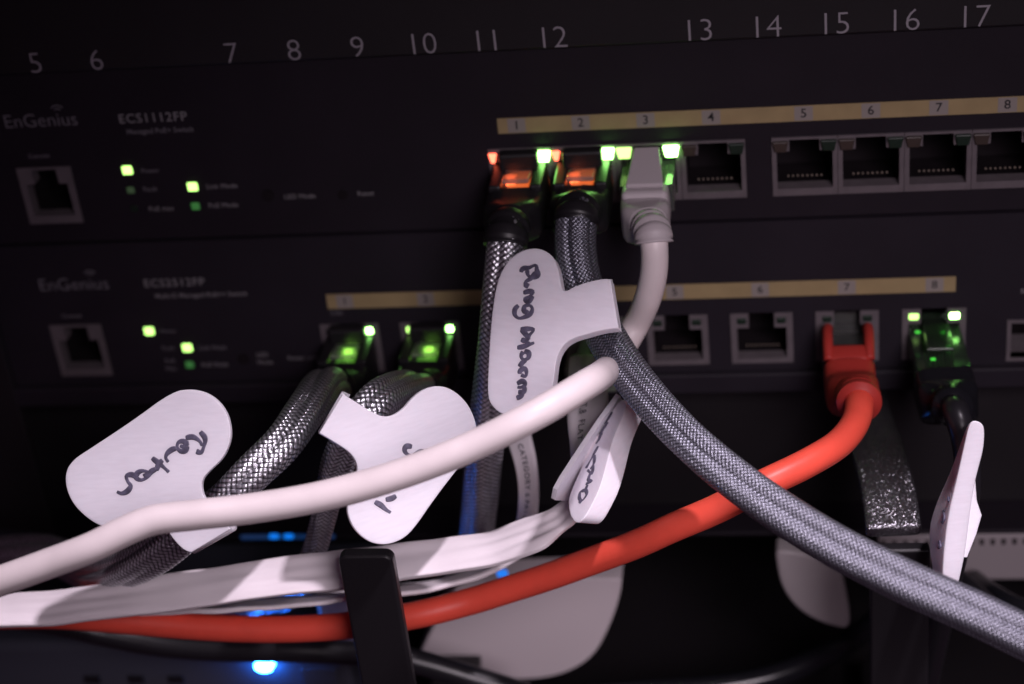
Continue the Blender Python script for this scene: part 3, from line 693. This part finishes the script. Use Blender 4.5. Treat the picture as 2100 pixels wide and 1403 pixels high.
def strap_loop(t, e0, e1, c_axis, rad, n, tck=1.0):
    """band carrying on from the strap's end edge e0-e1 round the back of the cable"""
    a, b = e0, e1
    out = unit(np.cross(b-a, n))
    if np.dot(out, c_axis-(a+b)/2) > 0: out = -out
    V = []; ang = np.linspace(0, math.pi, 15)
    for e in (a, b):
        for t_ in ang:
            q = e - out*0.5 + out*(0.7*math.sin(t_)) + FV*(0.6+rad*0.8*(1-math.cos(t_)))
            V.append(q); 
    m_ = len(ang); F = [(i, i+1, m_+i+1, m_+i) for i in range(m_-1)]
    ob = link('strap_loop', pymesh('strap_loop', V, F), m_tag, t, smooth=True)
    s_ = ob.modifiers.new('s', 'SOLIDIFY'); s_.thickness = tck*K; s_.offset = 0
Z7 = (2.3333, (100, 760)); Z2c = (3.339, (940, 480)); Z6 = (2.805, (1000, 620)); Z5 = (2.506, (1740, 700))
# Router
plR = plane3(PZ(300, 850, 366), PZ(150, 1000, 368), PZ(420, 1100, 365))
outR = [(590, 100), (690, 88), (780, 118), (848, 190), (874, 290), (860, 370), (825, 430), (775, 475), (738, 515), (728, 560), (745, 618), (870, 760), (680, 872), (640, 858), (580, 790), (560, 745), (460, 760), (340, 765), (250, 748), (180, 705), (115, 640), (80, 560), (80, 480), (118, 425), (200, 372), (400, 240)]
strR = [[(725, 292), (748, 325), (742, 365), (728, 392), (706, 386)], [(655, 322), (690, 318), (722, 338), (735, 360)], [(664, 360), (655, 382), (632, 386), (615, 368), (620, 345), (643, 338), (660, 350), (645, 364), (628, 360)], [(612, 372), (590, 378), (566, 398), (560, 418), (572, 438)],
    [(494, 418), (520, 438), (545, 458), (575, 486)], [(545, 428), (528, 445), (515, 478)], [(515, 470), (490, 484), (468, 512), (440, 524), (418, 512), (425, 490), (450, 480), (478, 490), (455, 508)], [(425, 512), (395, 498), (372, 506), (378, 530), (392, 552), (375, 578), (348, 588), (326, 580)]]
tR = flat_tag('white tag handwritten Router, lying across the left braided cable', outR, plR, 1.5, strR, *Z7, corners=(11, 12))
g = lambda p, pl, zc: ray_plane(p[0]/zc[0]+zc[1][0], p[1]/zc[0]+zc[1][1], *pl)
strap_loop(tR, g((868, 763), plR, Z7), g((682, 870), plR, Z7), U(430, 1050, 73), 5.0, plR[1])
# tag on cable I
plS = plane3(PZ(880, 820, 372), PZ(780, 1090, 368), PZ(680, 850, 366))
outS = [(1408, 112), (1470, 150), (1550, 200), (1600, 222), (1650, 215), (1700, 180), (1735, 135), (1790, 90), (1860, 70), (1930, 88), (2000, 150), (2038, 225), (2052, 290), (2035, 370), (1950, 480), (1850, 610), (1740, 770), (1680, 815), (1610, 836), (1540, 825), (1480, 782), (1440, 722), (1425, 650), (1448, 570), (1478, 490), (1475, 440), (1440, 390), (1370, 345), (1295, 300)]
strS = [[(1738, 364), (1712, 362), (1702, 380), (1715, 400), (1740, 408), (1765, 396), (1785, 388), (1804, 396)], [(1560, 628), (1590, 645), (1612, 665), (1636, 680)], [(1612, 618), (1640, 612), (1662, 600)]]
tS = flat_tag('white tag with a short angled strap, mostly hidden by the white cable, letter S showing', outS, plS, 1.5, strS, *Z7, corners=(0, 28))
strap_loop(tS, g((1408, 112), plS, Z7), g((1295, 300), plS, Z7), U(740, 860, 60), 5.0, plS[1])
# Ring Alarm
plA = plane3(PZ(1010, 680, 378), PZ(1100, 520, 380), PZ(1250, 620, 371))
outA = [(520, 92), (600, 113), (660, 168), (688, 260), (700, 345), (722, 400), (800, 355), (900, 322), (1000, 303), (1040, 310), (1095, 645), (1000, 652), (860, 690), (760, 722), (700, 780), (668, 860), (655, 980), (640, 1080), (590, 1180), (500, 1250), (400, 1268), (330, 1250), (255, 1205), (208, 1145), (198, 1060), (204, 900), (218, 660), (240, 450), (272, 300), (330, 190), (420, 115)]
strA = [[(428, 262), (440, 238), (480, 232), (530, 215), (538, 250), (545, 285), (515, 300), (480, 285), (470, 250)], [(530, 260), (500, 300), (460, 330), (455, 352)], [(452, 345), (482, 360)], [(445, 402), (490, 392), (510, 398), (490, 425), (455, 445), (480, 465), (512, 425)],
    [(412, 488), (388, 515), (388, 555), (415, 577), (455, 568), (495, 545), (506, 510), (490, 490), (455, 495), (450, 525), (480, 540)], [(425, 652), (515, 655), (490, 690), (460, 730), (430, 722)], [(430, 655), (465, 690), (485, 725)], [(403, 778), (440, 772), (520, 745)], [(478, 735), (470, 765)],
    [(452, 800), (482, 815), (478, 850), (445, 860), (430, 835), (445, 805)], [(465, 862), (440, 880), (418, 910)], [(418, 958), (425, 935), (452, 922), (466, 940), (460, 975), (430, 965)], [(402, 1025), (440, 1008), (458, 1030), (430, 1050), (405, 1048)], [(455, 1045), (448, 1080), (410, 1082)], [(440, 1085), (432, 1108), (398, 1124)]]
tA = flat_tag('white tag handwritten Ring Alarm, wrapped on the diagonal braided cable', outA, plA, 2.6, strA, *Z2c, corners=(9, 10), pen=0.60)
strap_loop(tA, g((1040, 312), plA, Z2c), g((1095, 645), plA, Z2c), U(1215, 640, 34), 5.2, plA[1])
# middle edge-on tag on the flat cable
plM = plane3(PZ(1280, 830, 384), PZ(1175, 1050, 374), PZ(1240, 950, 376))
outM = [(775, 545), (805, 600), (722, 780), (692, 900), (672, 980), (642, 1080), (592, 1180), (550, 1250), (510, 1275), (475, 1235), (460, 1150), (480, 1080), (540, 950), (600, 850), (660, 720), (712, 625)]
strM = [[(716, 632), (695, 668), (672, 700)], [(692, 690), (660, 740), (655, 765)], [(655, 745), (640, 790), (622, 815)], [(636, 828), (618, 860), (600, 895), (566, 955)], [(615, 880), (610, 930), (590, 960)], [(608, 940), (600, 985), (575, 965)], [(590, 985), (580, 1020), (600, 1030), (565, 1045)],
    [(575, 1050), (560, 1080), (540, 1085)], [(560, 1070), (570, 1105), (545, 1140), (528, 1125), (535, 1090), (560, 1085)], [(528, 1140), (540, 1150)]]
tM = flat_tag('thick white tag turned nearly edge-on below the Ring Alarm tag, dark handwriting running down it', outM, plM, 2.6, strM, *Z6, pen=0.5, extr=RV*4.1+FV*3.0-UV_*0.6)
plM2 = plane3(PZ(1150, 1020, 380), PZ(1270, 815, 387), PZ(1200, 950, 386))
sp_ = [ray_plane(px_, py_, *plM2) for px_, py_ in [(1139, 1026), (1143, 1005), (1157, 980), (1196, 920), (1235, 862), (1272, 812), (1285, 840), (1262, 900), (1240, 950), (1215, 1000), (1190, 1024), (1165, 1028)]]
link('strap', MB().poly_prism(sp_, [p-plM2[1]*1.0 for p in sp_]).mesh('strap'), m_tag, tM)
# right edge-on tag
fr_px = [(1988, 866), (2000, 862), (2014, 868), (2019, 882), (2017, 920), (2008, 955), (1999, 990), (1990, 1050), (1984, 1100), (1978, 1145), (1967, 1192), (1957, 1230), (1949, 1240), (1938, 1232), (1932, 1215), (1934, 1150), (1944, 1059), (1963, 979), (1978, 910)]
offs = lambda y: float(np.interp(y, [862, 900, 940, 979, 1010, 1039, 1070, 1100, 1131, 1160, 1190, 1215, 1240], [2, 7, 12, 18, 25, 30, 33, 32, 27, 21, 17, 14, 6]))
fr_px = [tuple(p) for p in smooth_closed(fr_px, ())]
frt = [PZ(a, b, 369+(b-1050)*0.030) for a, b in fr_px]; bkt = [PZ(a-offs(b)*1.08, b+2, 379) for a, b in fr_px]
tT = thing('cable_tag', 'white tag turned edge-on on the black cable at the right, its strap bulging right', 'cable tag', sum(frt)/len(frt), 'white wrap-on cable tags')
ob = link('tag_plate', MB().poly_prism(frt, bkt).mesh('tag_plate'), m_tag, tT)
soft(ob); b = ob.modifiers.new('bevel', 'BEVEL'); b.width = 0.4*K; b.harden_normals = True; b.segments = 3; b.limit_method = 'ANGLE'
sp2 = [PZ(a, b, 379) for a, b in [(1985, 985), (2000, 987), (2003, 1027), (2013, 1057), (2002, 1095), (1983, 1143), (1965, 1142), (1970, 1060)]]
link('strap', MB().poly_prism(sp2, [p+FV*1.2 for p in sp2]).mesh('strap'), m_tag, tT)
for a in [[(1934, 1048), (1937, 1062), (1933, 1072)], [(1927, 1110), (1929, 1120), (1925, 1124)], [(1944, 1020), (1946, 1028)]]:
    pts = [PZ(p[0], p[1], 0)*0+ray_plane(p[0], p[1], (PZ(1940, 1090, 369)*.5+PZ(1908, 1090, 379)*.5), unit(np.cross(PZ(1944, 1059, 369)-PZ(1934, 1150, 369), PZ(1908, 1059, 379)-PZ(1944, 1059, 369)))) for p in a]
    C = spline(pts, 0.25)[0] if len(pts) > 2 else np.linspace(pts[0], pts[1], 6)
    link('pen_stroke', sweep('pen_stroke', C[:, :3], lambda i, th: (0.28*np.cos(th), 0.28*np.sin(th)), 8), m_pen, tT, smooth=True)

# ------------------------------------------------------------------ cable rings
def slab_path(name, pts, wdt, th, mt, parent, n=6):
    """flat bar swept along a path, wide along x"""
    C, s = spline(pts, 0.5)
    return link(name, sweep(name, C[:, :3], lambda i, t: rrect(t, th/2 if 0 < i < len(C)-1 else th/2*0.8, wdt/2 if 0 < i < len(C)-1 else wdt/2-0.5, n), 44, up=(0, -0.3, 1)), mt, parent, smooth=True)
r1 = thing('cable_ring', 'black cable hook with rounded tip in front of the white flat cable', 'cable ring', U(760, 1400, 70), 'black cable rings')
tip = U(747, 1141, 79)
# upright finger: rounded-corner bar standing in front of the cables
fx = tip[0]
def finger(parent, cx_, top, bottom, d, wd, thk, mt, rc=1.8):
    mb = MB(); out = []
    for (sx, a0) in ((1, 0), (-1, math.pi/2)):
        for a in np.linspace(a0, a0+math.pi/2, 6): out.append((cx_+sx*(wd/2-rc)+rc*math.cos(a), top-rc+rc*math.sin(a)))
    out += [(cx_-wd/2, bottom), (cx_+wd/2, bottom)]
    mb.poly_prism([(a, -d, b_) for a, b_ in out], [(a, -d+thk, b_) for a, b_ in out])
    ob = link('finger', mb.mesh('finger'), mt, parent, smooth=False)
    b = ob.modifiers.new('bevel', 'BEVEL'); b.width = 0.7*K; b.segments = 4; b.limit_method = 'ANGLE'; b.angle_limit = math.radians(35)
finger(r1, fx, tip[2], tip[2]-86, 79, 11.2, 3.0, m_black)
link('arm', MB().box((fx, -32, tip[2]-84), (11.3, 88, 3.2), 0.6).mesh('arm'), m_black, r1)
r2 = thing('cable_ring', 'black open cable ring with glittering top arm, right of the red cable', 'cable ring', U(1850, 1400, 50), 'black cable rings')
za = U(1833, 1086, 50)[2]; xa = U(1833, 1086, 50)[0]
x3 = U(1812, 930, 32)[0]
slab_path('arm', [(x3-3.5, 10, za-2.0), (x3-2.5, -10, za+0.6), (x3-0.8, -24, za+1.4), (xa-0.5, -39, za+0.9), (xa, -50, za-0.6)], 11.4, 3.2, m_powder, r2, 8)
t2 = U(1846, 1129, 52)
finger(r2, t2[0], t2[2], t2[2]-86, 52, 12.4, 3.0, m_black, 0.8)
link('lower_arm', MB().box((t2[0], -22, t2[2]-84), (12.4, 60, 3.2), 0.6).mesh('lower_arm'), m_black, r2)

# ------------------------------------------------------------------ things on the shelf
def px_prism(pts, d, depth, taper=1.0):
    f = [U(a, b, d) for a, b in smooth_closed(pts, ())]
    c = sum(f)/len(f)
    return f, [np.array([c[0]+(p[0]-c[0])*taper, p[1]+depth, c[2]+(p[2]-c[2])*taper]) for p in f]
def rounded_body(name, pts, d, depth, mt, bev, parent=None):
    f, b = px_prism(pts, d, depth)
    ob = link(name, MB().poly_prism(f, b).mesh(name), mt, parent, smooth=True)
    md = ob.modifiers.new('bevel', 'BEVEL'); md.width = bev*K; md.segments = 6; md.limit_method = 'ANGLE'; md.angle_limit = math.radians(50)
    return ob
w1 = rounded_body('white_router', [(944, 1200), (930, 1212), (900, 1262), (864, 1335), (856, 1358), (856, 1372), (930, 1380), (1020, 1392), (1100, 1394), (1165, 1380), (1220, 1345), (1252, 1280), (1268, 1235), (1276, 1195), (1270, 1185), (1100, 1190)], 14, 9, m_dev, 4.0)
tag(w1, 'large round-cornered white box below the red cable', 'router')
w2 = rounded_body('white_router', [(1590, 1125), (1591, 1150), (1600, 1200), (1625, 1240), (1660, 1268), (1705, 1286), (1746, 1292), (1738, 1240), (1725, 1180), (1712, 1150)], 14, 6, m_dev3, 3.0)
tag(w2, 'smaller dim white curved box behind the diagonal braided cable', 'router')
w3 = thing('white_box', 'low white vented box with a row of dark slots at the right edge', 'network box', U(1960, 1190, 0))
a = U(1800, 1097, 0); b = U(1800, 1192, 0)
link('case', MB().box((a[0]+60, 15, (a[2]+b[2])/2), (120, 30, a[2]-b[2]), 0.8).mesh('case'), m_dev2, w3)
for i in range(16):
    c = U(1812+i*22.4, 1117-0.02*i*22, 0.3)
    link('vent_slot', MB().box((c[0], -0.05, c[2]), (0.95, 0.3, 1.7), 0.1).mesh('vent_slot'), m_void, w3)
w4 = link('white_adapter', MB().box((U(700, 1280, 30)[0], -24, U(700, 1275, 30)[2]), (11.0, 12, 16), 1.2).mesh('white_adapter'), m_dev); tag(w4, 'small white block lit blue behind the black hook', 'adapter')
# black router with the blue light
br = thing('black_router', 'dark box at the bottom left with a bright blue light on its front', 'router', U(350, 1400, 32))
c0, c1 = U(-60, 1345, 30), U(712, 1345, 30)
tp = U(300, 1322, 30)[2]
link('case', MB().box(((c0[0]+c1[0])/2, -8, tp-22), (c1[0]-c0[0], 44, 44), 2.5, 4).mesh('case'), m_dark, br)
lc = U(545, 1356, 30.2); th = np.linspace(0, 2*math.pi, 24, endpoint=False)
link('power_light', MB().poly_prism([(lc[0]+2.2*math.cos(t), lc[1]-2.2, lc[2]+1.6*math.sin(t)) for t in th], [(lc[0]+2.4*math.cos(t), lc[1]+1, lc[2]+1.8*math.sin(t)) for t in th]).mesh('power_light'), m_ledb, br)
pz = U(655, 1385, 30)
link('port_cover', MB().box((pz[0], -30.3, pz[2]), (9, 0.8, 5), 0.3).mesh('port_cover'), m_dark, br)
for px_ in (190, 280, 362):
    q = U(px_, 1392, 30); link('button', MB().box((q[0], -30.3, q[2]), (4.2, 0.8, 2.4), 0.3).mesh('button'), m_black, br)
# glossy black unit further back with two blue lamps
gu = thing('black_unit', 'glossy black unit behind the cables with small blurred blue lights', 'network box', U(600, 1130, -15))
g0 = U(330, 1084, -8); g1 = U(1180, 1084, -8); g2 = U(600, 1150, -8)
link('case', MB().box(((g0[0]+g1[0])/2-10, 30, U(600, 1100, -8)[2]-14), (g1[0]-g0[0]-10, 40, 30), 1.0, 3).mesh('case'), m_gloss, gu)
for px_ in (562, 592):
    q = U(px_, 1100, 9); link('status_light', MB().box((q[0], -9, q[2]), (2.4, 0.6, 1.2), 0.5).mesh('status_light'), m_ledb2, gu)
q = U(590, 1100, 8); link('reflection_streak', MB().box((q[0], -8.2, q[2]), (24, 0.6, 1.3), 0.3).mesh('reflection_streak'), m_streakb, gu)  # glowing bar added as the streaked reflection of the blue lights
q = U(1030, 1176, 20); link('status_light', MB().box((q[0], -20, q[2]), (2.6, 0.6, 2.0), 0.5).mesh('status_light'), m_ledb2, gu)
# black cables low in the rack
bc1 = link('black_cable', round_tube('black_cable', [U(*p) for p in [(-60, 1255, 50), (100, 1275, 48), (220, 1302, 46), (330, 1322, 45), (450, 1332, 44), (600, 1334, 43), (700, 1338, 42), (800, 1345, 42), (880, 1364, 42), (980, 1394, 42), (1080, 1425, 42)]], 2.9, 20), m_bcable, smooth=True)
tag(bc1, 'black round cable under the red one, passing behind the hook to the bottom edge', 'cable', 'loose black cables')
bc2 = link('black_cable', round_tube('black_cable', [U(*p) for p in [(1120, 1440, 20), (1300, 1420, 20), (1480, 1408, 18), (1600, 1382, 14), (1690, 1344, 8), (1750, 1310, 0), (1800, 1270, -12)]], 3.0, 20), m_gloss, smooth=True)
tag(bc2, 'glossy black cable curving up at the bottom, left of the right ring', 'cable', 'loose black cables')
bc3 = link('black_cable', round_tube('black_cable', [U(*p) for p in [(1930, 1160, 8), (1985, 1205, 20), (2040, 1252, 28), (2120, 1300, 34)]], 2.4, 20), m_bcable, smooth=True)
tag(bc3, 'black cable at the right edge, above the end of the diagonal braided cable', 'cable', 'loose black cables')
bc4 = link('black_cable', round_tube('black_cable', [U(*p) for p in [(2000, 1185, 4), (2040, 1215, 16), (2085, 1240, 22), (2160, 1265, 26)]], 1.9, 18), m_gloss, smooth=True)
tag(bc4, 'thin glossy black cable at the right edge, just above the thicker black one', 'cable', 'loose black cables')
bc5 = link('black_cable', round_tube('black_cable', [U(*p) for p in [(-60, 1105, 6), (20, 1112, 12), (90, 1122, 18), (140, 1150, 22), (180, 1195, 24), (260, 1230, 22)]], 3.2, 20), m_dark, smooth=True)
tag(bc5, 'dark grey cable at the far left edge behind the white round cable', 'cable', 'loose black cables')
